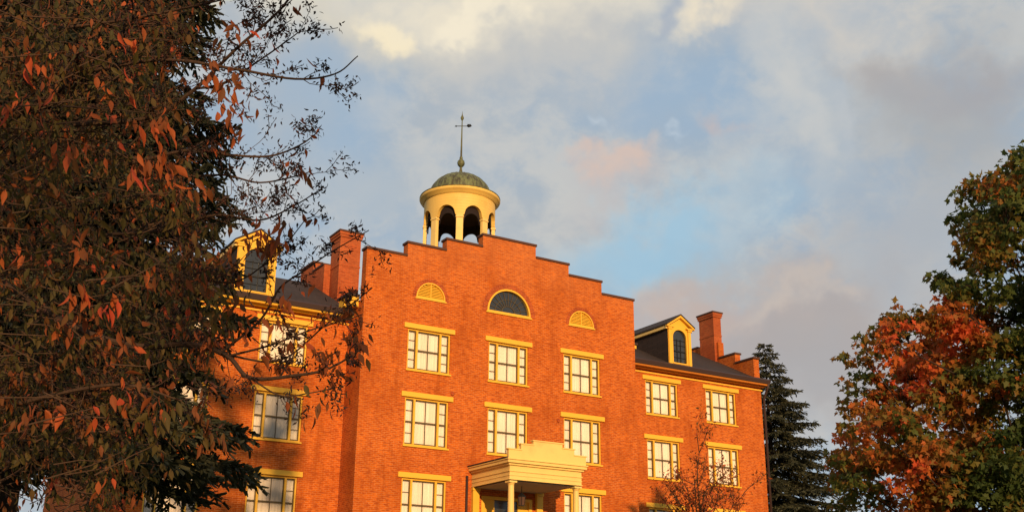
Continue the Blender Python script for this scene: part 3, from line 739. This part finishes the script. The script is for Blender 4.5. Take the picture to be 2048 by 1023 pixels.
# --- spruces ---------------------------------------------------------------
ND_V = [(-.5, 0, 0), (.5, 0, 0), (.32, 1, .08), (-.32, 1, .08)]
def spruce(name, base, H, R, seed, label, dens=1.0, zlow=.1, tuft=.16, droop=.35, group=None):
    rng = np.random.default_rng(seed); base = np.array(base, float)
    T = empty(name, tuple(base)); tag(T, label, 'tree', group)
    tr = MB(); tr.tube([(0, 0, -.3), (.03, 0, H*.3), (-.02, .04, H*.7), (0, 0, H)], [H*.018, H*.014, H*.007, .01], 8)
    P, A, Nn, Sz, Ti = [], [], [], [], []
    nb = int(H*9*dens)
    for b in range(nb):
        t = zlow+(1-zlow)*((b+rng.random())/nb); z = H*t; prof = (1-t)**.75
        L = R*prof*(.78+.34*rng.random())+.18; an = b*2.399+rng.normal()*.3
        dr = np.array([math.cos(an), math.sin(an), 0]); ns = 9; pts = []
        up0 = .25*(t-.25)
        for k in range(ns+1):
            q = k/ns; pts.append(np.array([0, 0, z])+dr*L*q+np.array([0, 0, L*(up0*q-droop*q*q*.9+.30*droop*q**4*1.4)]))
        tr.tube([tuple(p) for p in pts], [max(.006, .020*L*(1-k/ns)+.004) for k in range(ns+1)], 4)
        side = np.array([-dr[1], dr[0], 0]); nsb = max(5, int(L*8*dens**.3))
        for j in range(nsb):
            q = .12+.88*(j+rng.random())/nsb; i = min(ns-1, int(q*ns)); p0 = pts[i]+(pts[i+1]-pts[i])*(q*ns-i)
            for sgn in (-1, 1):
                l2 = L*.42*(1-q*.72)*(.6+.6*rng.random())+.10; d2 = side*sgn+dr*(.55+.3*rng.random()); d2 /= np.linalg.norm(d2); d2[2] -= .25+.35*rng.random()
                m_ = max(2, int(l2/(tuft*.55)))
                for k in range(m_):
                    pp_ = p0+d2*l2*(k+rng.random()*.5)/m_; 
                    for _ in range(2):
                        P.append(pp_); a_ = d2+rng.normal(size=3)*.38; A.append(a_); nn_ = rng.normal(size=3)*.6+np.array([0, 0, .6]); Nn.append(nn_); Sz.append(tuft*(.8+.6*rng.random())); Ti.append(rng.random()**1.5)
        for k in range(int(L/(tuft*.5))):
            q = rng.random(); i = min(ns-1, int(q*ns)); p0 = pts[i]+(pts[i+1]-pts[i])*(q*ns-i); P.append(p0); A.append(dr+rng.normal(size=3)*.4); Nn.append(rng.normal(size=3)+np.array([0, 0, 1.])); Sz.append(tuft); Ti.append(rng.random())
    tr.build('trunk', M['bark'], T)
    tv = [(x*.34, y, zz) for x, y, zz in ND_V]
    leaf_mesh('crown', M['needle'], T, tv, [(0, 1, 2, 3)], np.array(P)+base, A, Nn, Sz, Ti)
    return T
p = at(1530, 703, 76); spruce('spruce_tree', (p[0], p[1], -4.0), p[2]+4.6, 7.0, 5, 'dark spruce tree rising behind the right end of the brick building', .85, .12, .20, .34)
p = at(70, 500, 19.5); spruce('spruce_tree', (p[0], p[1], gz(p[0], p[1])), 21.0, 4.35, 11, 'tall dark green spruce behind the red leaved branches at the left', 1.9, .175, .15, .42)

# --- broadleaf crowns made of clumps ---------------------------------------
def clump_tree(name, base, fork, clumps, seed, label, leafm, leaf, per, tv, tf, trunk_r, tint_f, cat='tree'):
    rng = np.random.default_rng(seed); base = np.array(base, float); fork = np.array(fork, float)
    T = empty(name, tuple(base)); tag(T, label, cat)
    tr = MB(); P, A, Nn, Sz, Ti = [], [], [], [], []
    loc = lambda p: tuple(np.array(p)-base)
    topc = max(clumps, key=lambda c: c[0][2])[0]
    spine = [base+(0, 0, -.3), base*.5+fork*.5+rng.normal(size=3)*.05, fork, fork*.5+np.array(topc)*.5, np.array(topc)]
    tr.tube([loc(p) for p in spine], [trunk_r*1.2, trunk_r, trunk_r*.85, trunk_r*.4, .02], 10)
    for c, r in clumps:
        c = np.array(c); s = rng.random()*.75; st = fork*(1-s)+np.array(topc)*s if c[2] > fork[2]+2 else fork
        if st[2] > c[2]: st = fork
        md = st*.45+c*.55; md[2] += -.15*np.linalg.norm(c-st)*.5+rng.normal()*.1; md[:2] += rng.normal(size=2)*.15
        d0 = np.linalg.norm(c-st); rr = min(trunk_r*.16, .008*d0+.010)
        tr.tube([loc(p) for p in (st, md, c)], [rr, rr*.6, rr*.25], 6)
        nsub = int(9+r*7)
        for k in range(nsub):
            d = rdir(rng, 1)[0]; d[2] = d[2]*.75+.15; e = c+d*r*(.55+.6*rng.random()); m2 = c*.5+e*.5+rng.normal(size=3)*.05
            tr.tube([loc(p) for p in (c, m2, e)], [rr*.25+.004, .008, .004], 4)
            rs = r*(.20+.22*rng.random()); tone = rng.normal()*.10
            nl = int(per*(rs/.3)**2)
            q = rdir(rng, nl)*(rng.random((nl, 1))**.45)*rs*np.array([1.25, 1.25, .75])
            P.append(e+q); aa = q*.8+rng.normal(size=(nl, 3))*rs*.6; aa[:, 2] -= rs*.7; A.append(aa)
            Nn.append(rng.normal(size=(nl, 3))*.7+np.array([0, 0, .6])); Sz.append(leaf*(.7+.6*rng.random(nl)))
            Ti.append(np.clip(tint_f(e)+tone+rng.normal(size=nl)*.11, 0, 1))
    tr.build('trunk', M['bark'], T, smooth=True)
    leaf_mesh('crown', leafm, T, tv, tf, np.concatenate(P), np.concatenate(A), np.concatenate(Nn), np.concatenate(Sz), np.concatenate(Ti))
    return T
# maple at the right: clump centres follow its uneven outline, spread through real depth
rng = np.random.default_rng(3)
DM = 27.0
outline = [(1690, 895), (1730, 790), (1735, 720), (1795, 690), (1825, 640), (1870, 650), (1905, 600), (1940, 570), (1955, 510), (1950, 450), (1962, 405), (2000, 450), (2025, 385), (2060, 360), (2110, 320), (2160, 270), (2220, 290), (2280, 330), (1760, 850), (1700, 960)]
cl = []
for u, v in outline: cl.append((at(u, v, DM+rng.normal()*1.2), .52+.2*rng.random()))
import itertools
def edge_u(v):   # left limit of the crown, by height
    pts = [(120, 2240), (260, 2090), (330, 2010), (420, 1945), (500, 1935), (570, 1900), (620, 1850), (700, 1770), (790, 1730), (900, 1690), (1100, 1660), (1400, 1720)]
    for (a, b), (c, d) in zip(pts, pts[1:]):
        if v <= c: return b+(d-b)*max(0, (v-a))/(c-a)
    return 1720
v = 250
while v < 1330:
    u = edge_u(v)+88+(28 if v < 600 else 0)
    while u < 2360-abs(v-800)*.2:
        cl.append((at(u+rng.normal()*22, v+rng.normal()*22, DM+rng.uniform(-2.6, 2.6)), .75+.35*rng.random())); u += 84
    v += 74
bm_ = at(2110, 900, DM)
def tintm(e):
    # orange on the sunward lobe to the left and on scattered boughs, green within
    d = e-CAM; z = d@fwd; u = 1024+FPX*(d@rgt)/z; v = 511.5-FPX*(d@upv)/z
    o = math.exp(-((u-1870)/95)**2-((v-690)/110)**2)*.32
    o += .38*math.exp(-((u-2010)/60)**2-((v-370)/40)**2)+.30*math.exp(-((u-1960)/110)**2-((v-500)/35)**2)
    o += .28*max(0, math.sin(e[0]*2.1+e[2]*1.7)*math.sin(e[2]*1.3-e[1]*1.1))
    if v > 760: o += .14*max(0, math.sin(u/55.0)*math.sin(v/48.0+1)+.3)
    if u > 1960 and v > 480: o -= .05
    left = 1/(1+math.exp((u-1965)/28.0))
    return .14+.42*left*(1 if v > 590 else .15)*(.75+.5*math.sin(u/40.0)*math.sin(v/37.0))+o*1.1
clump_tree('maple_tree', (bm_[0], bm_[1], gz(bm_[0], bm_[1])), at(2110, 1150, DM), cl, 8, 'large maple at the right with green leaves turning orange and red', M['maple_leaf'], .135, 62, MP_V, MP_F, .30, tintm)

# --- sapling in front of the right wing --------------------------------------
def sapling():
    rng = np.random.default_rng(21); D0 = 24.0
    base = at(1430, 1023, D0); base[2] = gz(base[0], base[1])
    T = empty('young_tree', tuple(base)); tag(T, 'slender young tree with sparse reddish leaves in front of the right wing', 'tree')
    tr = MB(); P, A, Nn, Sz, Ti = [], [], [], [], []
    def grow(p, d, L, r, lv):
        pts = [p]; n_ = 5
        for k in range(n_):
            d = d+rng.normal(size=3)*.10+np.array([0, 0, .05]); d /= np.linalg.norm(d); pts.append(pts[-1]+d*L/n_)
        tr.tube([tuple(q-base) for q in pts], [r*(1-.75*k/n_) for k in range(n_+1)], 5)
        if lv < 3:
            for k in range(4):
                i = rng.integers(1, n_+1); dd_ = d+rng.normal(size=3)*.55; dd_[2] = abs(dd_[2])*.6+.25; dd_ /= np.linalg.norm(dd_)
                grow(pts[i], dd_, L*(.35+.15*rng.random()), r*.5, lv+1)
        if lv >= 2:
            for k in range(11):
                q = pts[rng.integers(1, n_+1)]+rng.normal(size=3)*.07; P.append(q); A.append(rng.normal(size=3)+np.array([0, 0, -.5])); Nn.append(rng.normal(size=3)); Sz.append(.075*(.6+.7*rng.random())); Ti.append(np.clip(.74+rng.normal()*.2, 0, 1))
    top = at(1375, 850, D0); trunk_top = at(1400, 1030, D0)
    tr.tube([tuple(q-base) for q in (base, base*.5+trunk_top*.5, trunk_top)], [.07, .05, .035], 6)
    for tu, tv_, s in ((1382, 895, 1), (1418, 935, 1), (1455, 950, 1), (1340, 960, 1), (1490, 985, 1), (1385, 940, 1), (1430, 985, 1), (1310, 1000, 1), (1375, 980, 1), (1510, 1015, 1)):
        e = at(tu, tv_, D0+rng.normal()*.5); st = trunk_top+rng.normal(size=3)*.05-np.array([0, 0, .9*rng.random()]); d = e-st; L = np.linalg.norm(d)
        grow(st, d/L, L*.95, .022, 1)
    tr.build('trunk', M['bark_red'], T)
    leaf_mesh('crown', M['red_leaf'], T, OV_V, OV_F, P, A, Nn, Sz, Ti)
sapling()

# --- red leaved tree close at the left --------------------------------------
def near_tree():
    rng = np.random.default_rng(77)
    base = at(-420, 900, 8.0); base[2] = gz(base[0], base[1])
    T = empty('autumn_tree', tuple(base)); tag(T, 'near tree at the left with bare twigs, dark seed clusters and red orange leaves', 'tree')
    tr = MB(); LP = dict(P=[], A=[], N=[], S=[], T=[]); BP = dict(P=[], A=[], N=[], S=[], T=[])
    def tube(pts, rr, n_=5): tr.tube([tuple(np.array(q)-base) for q in pts], rr, n_)
    def put(Dd_, p, a, nrm, s, t): Dd_['P'].append(p); Dd_['A'].append(a); Dd_['N'].append(nrm); Dd_['S'].append(s); Dd_['T'].append(t)
    def seeds(p, r=.05, n_=9):
        for k in range(n_): put(BP, p+rng.normal(size=3)*r*.6, rng.normal(size=3)+np.array([0, 0, -.4]), rng.normal(size=3), .022*(.7+.8*rng.random())*(1+r*4), rng.random())
    def leaves(p, n_, size, tone, spread=.07):
        for k in range(n_):
            q = p+rng.normal(size=3)*spread; a = rng.normal(size=3)*.42+np.array([0, 0, -1.0])+rgt*.2; put(LP, q, a, rng.normal(size=3), size*.95*(.6+.65*rng.random()), float(np.clip(tone+rng.normal()*.10, 0, 1)))
    def spline(P_, m_=6):
        P_ = [np.array(q) for q in P_]; out = []
        Q = [2*P_[0]-P_[1]]+P_+[2*P_[-1]-P_[-2]]
        for i in range(1, len(Q)-2):
            for k in range(m_):
                t = k/m_; a, b, c, d = Q[i-1:i+3]; out.append(.5*((2*b)+(-a+c)*t+(2*a-5*b+4*c-d)*t*t+(-a+3*b-3*c+d)*t**3))
        out.append(P_[-1]); return out
    def twig(p, d, L, r, lv, leafy, tone):
        pts = [p]; n_ = 5
        for k in range(n_):
            d = d+rng.normal(size=3)*.13+upv*.045; d /= np.linalg.norm(d); pts.append(pts[-1]+d*L/n_)
        tube(pts, [max(.0022, r*(1-.7*k/n_)) for k in range(n_+1)], 4)
        if lv < 2:
            for k in range(int(1+L*4.5)):
                i = rng.integers(1, n_+1); dd_ = d+rng.normal(size=3)*.6; dd_ /= np.linalg.norm(dd_); twig(pts[i], dd_, L*(.35+.3*rng.random()), r*.6, lv+1, leafy, tone)
        for i in range(1, n_+1):
            if rng.random() < .62: seeds(pts[i]+rng.normal(size=3)*.012, .022+.02*rng.random(), 5)
        if rng.random() < leafy: leaves(pts[rng.integers(2, n_+1)]+np.array([0, 0, -.03]), rng.integers(2, 6), .085, tone, .035)
    def bough(path, r0_, r1_, leafy=.2, side=.6, step=.20, tone=.72, start=.15):
        pts = spline([at(u, v, d) for u, v, d in path]); n_ = len(pts)
        tube(pts, [r0_+(r1_-r0_)*k/(n_-1) for k in range(n_)], 7)
        acc = 0
        for k in range(1, n_):
            seg = pts[k]-pts[k-1]; l = np.linalg.norm(seg); acc += l
            if acc > step and k/n_ > start:
                acc = 0; t = seg/l
                for _ in range(1 if rng.random() < .25 else 2):
                    d = t*.8+rng.normal(size=3)*.6+upv*.12; d /= np.linalg.norm(d); twig(pts[k], d, side*(.45+.7*rng.random())*(1-.45*k/n_), max(.003, r1_*.8), 0, leafy, tone)
    # trunk outside the view on the left and its limbs
    t1 = at(-330, 420, 8.2)
    tube(spline([base+(0, 0, -.3), at(-380, 700, 8.1), t1, at(-220, 60, 8.6), at(-150, -350, 9)]), list(np.linspace(.22, .09, 25)), 10)
    bough([(-330, 420, 8.2), (-120, 300, 8.0), (40, 225, 7.8), (150, 165, 7.6), (230, 90, 7.5), (300, -30, 7.4)], .045, .012, .3, .7, .3, .6)
    bough([(190, 140, 7.55), (330, 120, 7.3), (480, 140, 7.1), (590, 158, 7.0), (670, 148, 7.0), (716, 112, 7.0)], .013, .0035, .10, .42, .20)
    bough([(150, 250, 7.6), (300, 235, 7.4), (390, 178, 7.3), (470, 100, 7.2), (560, 20, 7.2), (600, -40, 7.2)], .017, .006, .15, .5, .20)
    bough([(390, 178, 7.3), (450, 165, 7.3), (520, 120, 7.3), (570, 85, 7.3), (610, 55, 7.3)], .009, .003, .12, .42, .18)
    bough([(250, 330, 7.5), (380, 300, 7.3), (460, 310, 7.2), (540, 312, 7.2), (600, 290, 7.1), (638, 262, 7.1)], .013, .003, .12, .40, .18)
    bough([(250, 310, 7.7), (360, 350, 7.5), (450, 350, 7.4), (520, 365, 7.3), (600, 350, 7.3), (625, 340, 7.3)], .010, .003, .10, .40, .18)
    bough([(200, 470, 7.7), (330, 460, 7.5), (430, 430, 7.3), (520, 440, 7.2), (590, 410, 7.1), (634, 383, 7.1)], .012, .003, .14, .38, .18)
    bough([(-330, 420, 8.2), (-100, 500, 7.9), (120, 640, 7.7), (260, 690, 7.4), (380, 688, 7.2), (455, 712, 7.0), (500, 755, 6.9), (590, 750, 6.8), (660, 735, 6.8), (735, 690, 6.8)], .030, .0045, .38, .34, .20, .78, .35)
    bough([(440, 706, 7.0), (520, 640, 7.0), (560, 575, 7.0), (610, 540, 7.0), (660, 505, 7.0), (738, 460, 7.0)], .009, .003, .22, .32, .20, .75)
    bough([(455, 712, 7.0), (540, 690, 6.9), (620, 660, 6.9), (690, 640, 6.9), (725, 628, 6.9)], .008, .003, .35, .32, .18, .72)
    bough([(500, 755, 6.9), (560, 790, 6.8), (620, 785, 6.8), (690, 770, 6.8)], .006, .003, .15, .25, .25, .7)
    bough([(455, 710, 7.0), (560, 720, 7.0), (650, 650, 7.0), (700, 610, 7.0), (745, 575, 7.0)], .007, .003, .3, .28, .2, .7)
    bough([(300, 560, 7.4), (400, 560, 7.2), (480, 560, 7.1), (560, 500, 7.1), (610, 440, 7.1)], .008, .003, .3, .34, .18, .74)
    bough([(-200, 900, 7.6), (0, 820, 7.3), (150, 780, 7.1), (260, 770, 7.0), (360, 800, 7.0)], .02, .005, .5, .5, .2, .6)
    bough([(100, 60, 8), (250, 40, 7.8), (400, 10, 7.6), (520, -20, 7.5)], .014, .004, .2, .5, .2)
    # leafy mass: sprays of leaves on short twigs, thick at the left, thinning to the right
    K = 2050
    for k in range(K):
        v = rng.uniform(-60, 1010); lim = np.interp(v, [0, 150, 300, 420, 520, 640, 720, 780, 860, 930, 1000], [420, 340, 350, 400, 470, 460, 430, 330, 400, 340, 250])
        u = -80+(lim+80)*rng.random()**.85
        if v > 930 and u < 170 and rng.random() < .85: continue
        if rng.random() < .25 and u > 150: continue
        if v > 735 and u > 290 and rng.random() < .55: continue
        d_ = rng.uniform(6.8, 11.5); p_ = at(u, v, d_)
        dd_ = rgt*(.5+.6*rng.random())+upv*rng.normal()*.45+fwd*rng.normal()*.5; dd_ /= np.linalg.norm(dd_); L_ = .25+.3*rng.random()
        q_ = [p_-dd_*L_, p_-dd_*L_*.4+rng.normal(size=3)*.02, p_]; tube(q_, [.006, .004, .002], 4)
        tone = rng.choice([.12, .25, .35, .52, .68, .88], p=[.25, .27, .20, .13, .10, .05]); nl = rng.integers(3, 8)
        leaves(p_, nl, .085, tone, .075); leaves(p_-dd_*L_*.5, rng.integers(1, 4), .075, tone, .06)
        if rng.random() < .35: seeds(p_, .05, 8)
    # the brightest hanging sprays the photograph shows
    for u, v, t, n_, s in ((535, 480, .82, 7, .09), (548, 500, .80, 7, .08), (520, 490, .74, 6, .08), (500, 470, .72, 5, .08), (470, 600, .7, 9, .09), (440, 640, .3, 9, .10), (540, 620, .72, 7, .08), (590, 690, .7, 7, .08), (660, 700, .72, 7, .08), (700, 720, .7, 7, .08), (640, 640, .75, 5, .08), (60, 125, .97, 3, .17), (70, 150, .95, 2, .15), (10, 200, .97, 3, .13), (250, 85, .9, 4, .11), (430, 150, .72, 14, .11), (455, 165, .7, 10, .11), (480, 225, .74, 10, .10), (510, 60, .93, 2, .10), (320, 260, .9, 10, .12), (275, 330, 1., 6, .13), (305, 310, .78, 10, .14), (335, 340, .75, 6, .12), (130, 290, .9, 5, .13), (140, 305, .75, 5, .14), (100, 180, .85, 4, .12), (165, 580, .92, 8, .11), (205, 610, .93, 6, .12), (250, 670, .7, 8, .12), (400, 380, .7, 4, .10), (520, 435, .95, 3, .08), (560, 480, .8, 5, .10), (515, 485, .82, 9, .09), (235, 765, .88, 5, .12), (190, 830, .98, 3, .12), (140, 650, .8, 6, .12), (120, 825, .85, 6, .12), (60, 820, .75, 6, .12), (310, 800, .85, 5, .11), (330, 820, .2, 8, .15), (360, 840, .18, 6, .15), (205, 960, .85, 4, .11), (150, 490, .7, 6, .13), (650, 720, .72, 8, .10), (690, 690, .70, 8, .09), (640, 795, .3, 5, .08), (680, 780, .3, 5, .08), (480, 650, .8, 6, .10), (560, 600, .8, 5, .10), (350, 420, .3, 8, .12), (300, 560, .85, 5, .10)):
        for _ in range(1):
            leaves(at(u, v, 6.7+.3*rng.random()), n_+1, min(s, .13)*.92, t, .028+.006*n_**.5)
    tr.build('trunk', M['bark_red'], T)
    leaf_mesh('crown', M['red_leaf'], T, OV_V, OV_F, LP['P'], LP['A'], LP['N'], LP['S'], LP['T'])
    leaf_mesh('seed_cluster', M['berry'], T, OV_V, OV_F, BP['P'], BP['A'], BP['N'], BP['S'], BP['T'])
near_tree()

# --- unseen leaves added behind the viewer to shade the left trees and wing ------------------
def shade_screen():
    rng = np.random.default_rng(9); sx = np.array([sd_[0], sd_[1], 0.]); sx /= np.linalg.norm(sx); cr = np.array([sx[1], -sx[0], 0])
    K = 3700; cen = CAM+(-sx)*24.0
    P = []; lat = rng.uniform(-26, 34, K); dep = rng.uniform(0, 6, K)
    top = np.where(lat < 5.0, 27.5, 7.0)+1.0*np.sin(lat*.5)+.8*np.sin(lat*1.3+1)
    hh = rng.random(K)**.8*top
    k2 = K-400; lat[k2:] = rng.uniform(1.0, 5.0, 400); top[k2:] = 27.5; hh = rng.random(K)**.8*top; hh[k2:] = rng.uniform(12, 27.5, 400)
    P = cen[None, :]+cr[None, :]*lat[:, None]-sx[None, :]*dep[:, None]; P[:, 2] = -6.25+hh+.3
    leaf_mesh('shade_leaves', M['needle'], None, MP_V, MP_F, P, rng.normal(size=(K, 3)), rng.normal(size=(K, 3)), .55+.5*rng.random(K), rng.random(K))
    tag(bpy.data.objects['shade_leaves'], kind='stuff')
shade_screen()
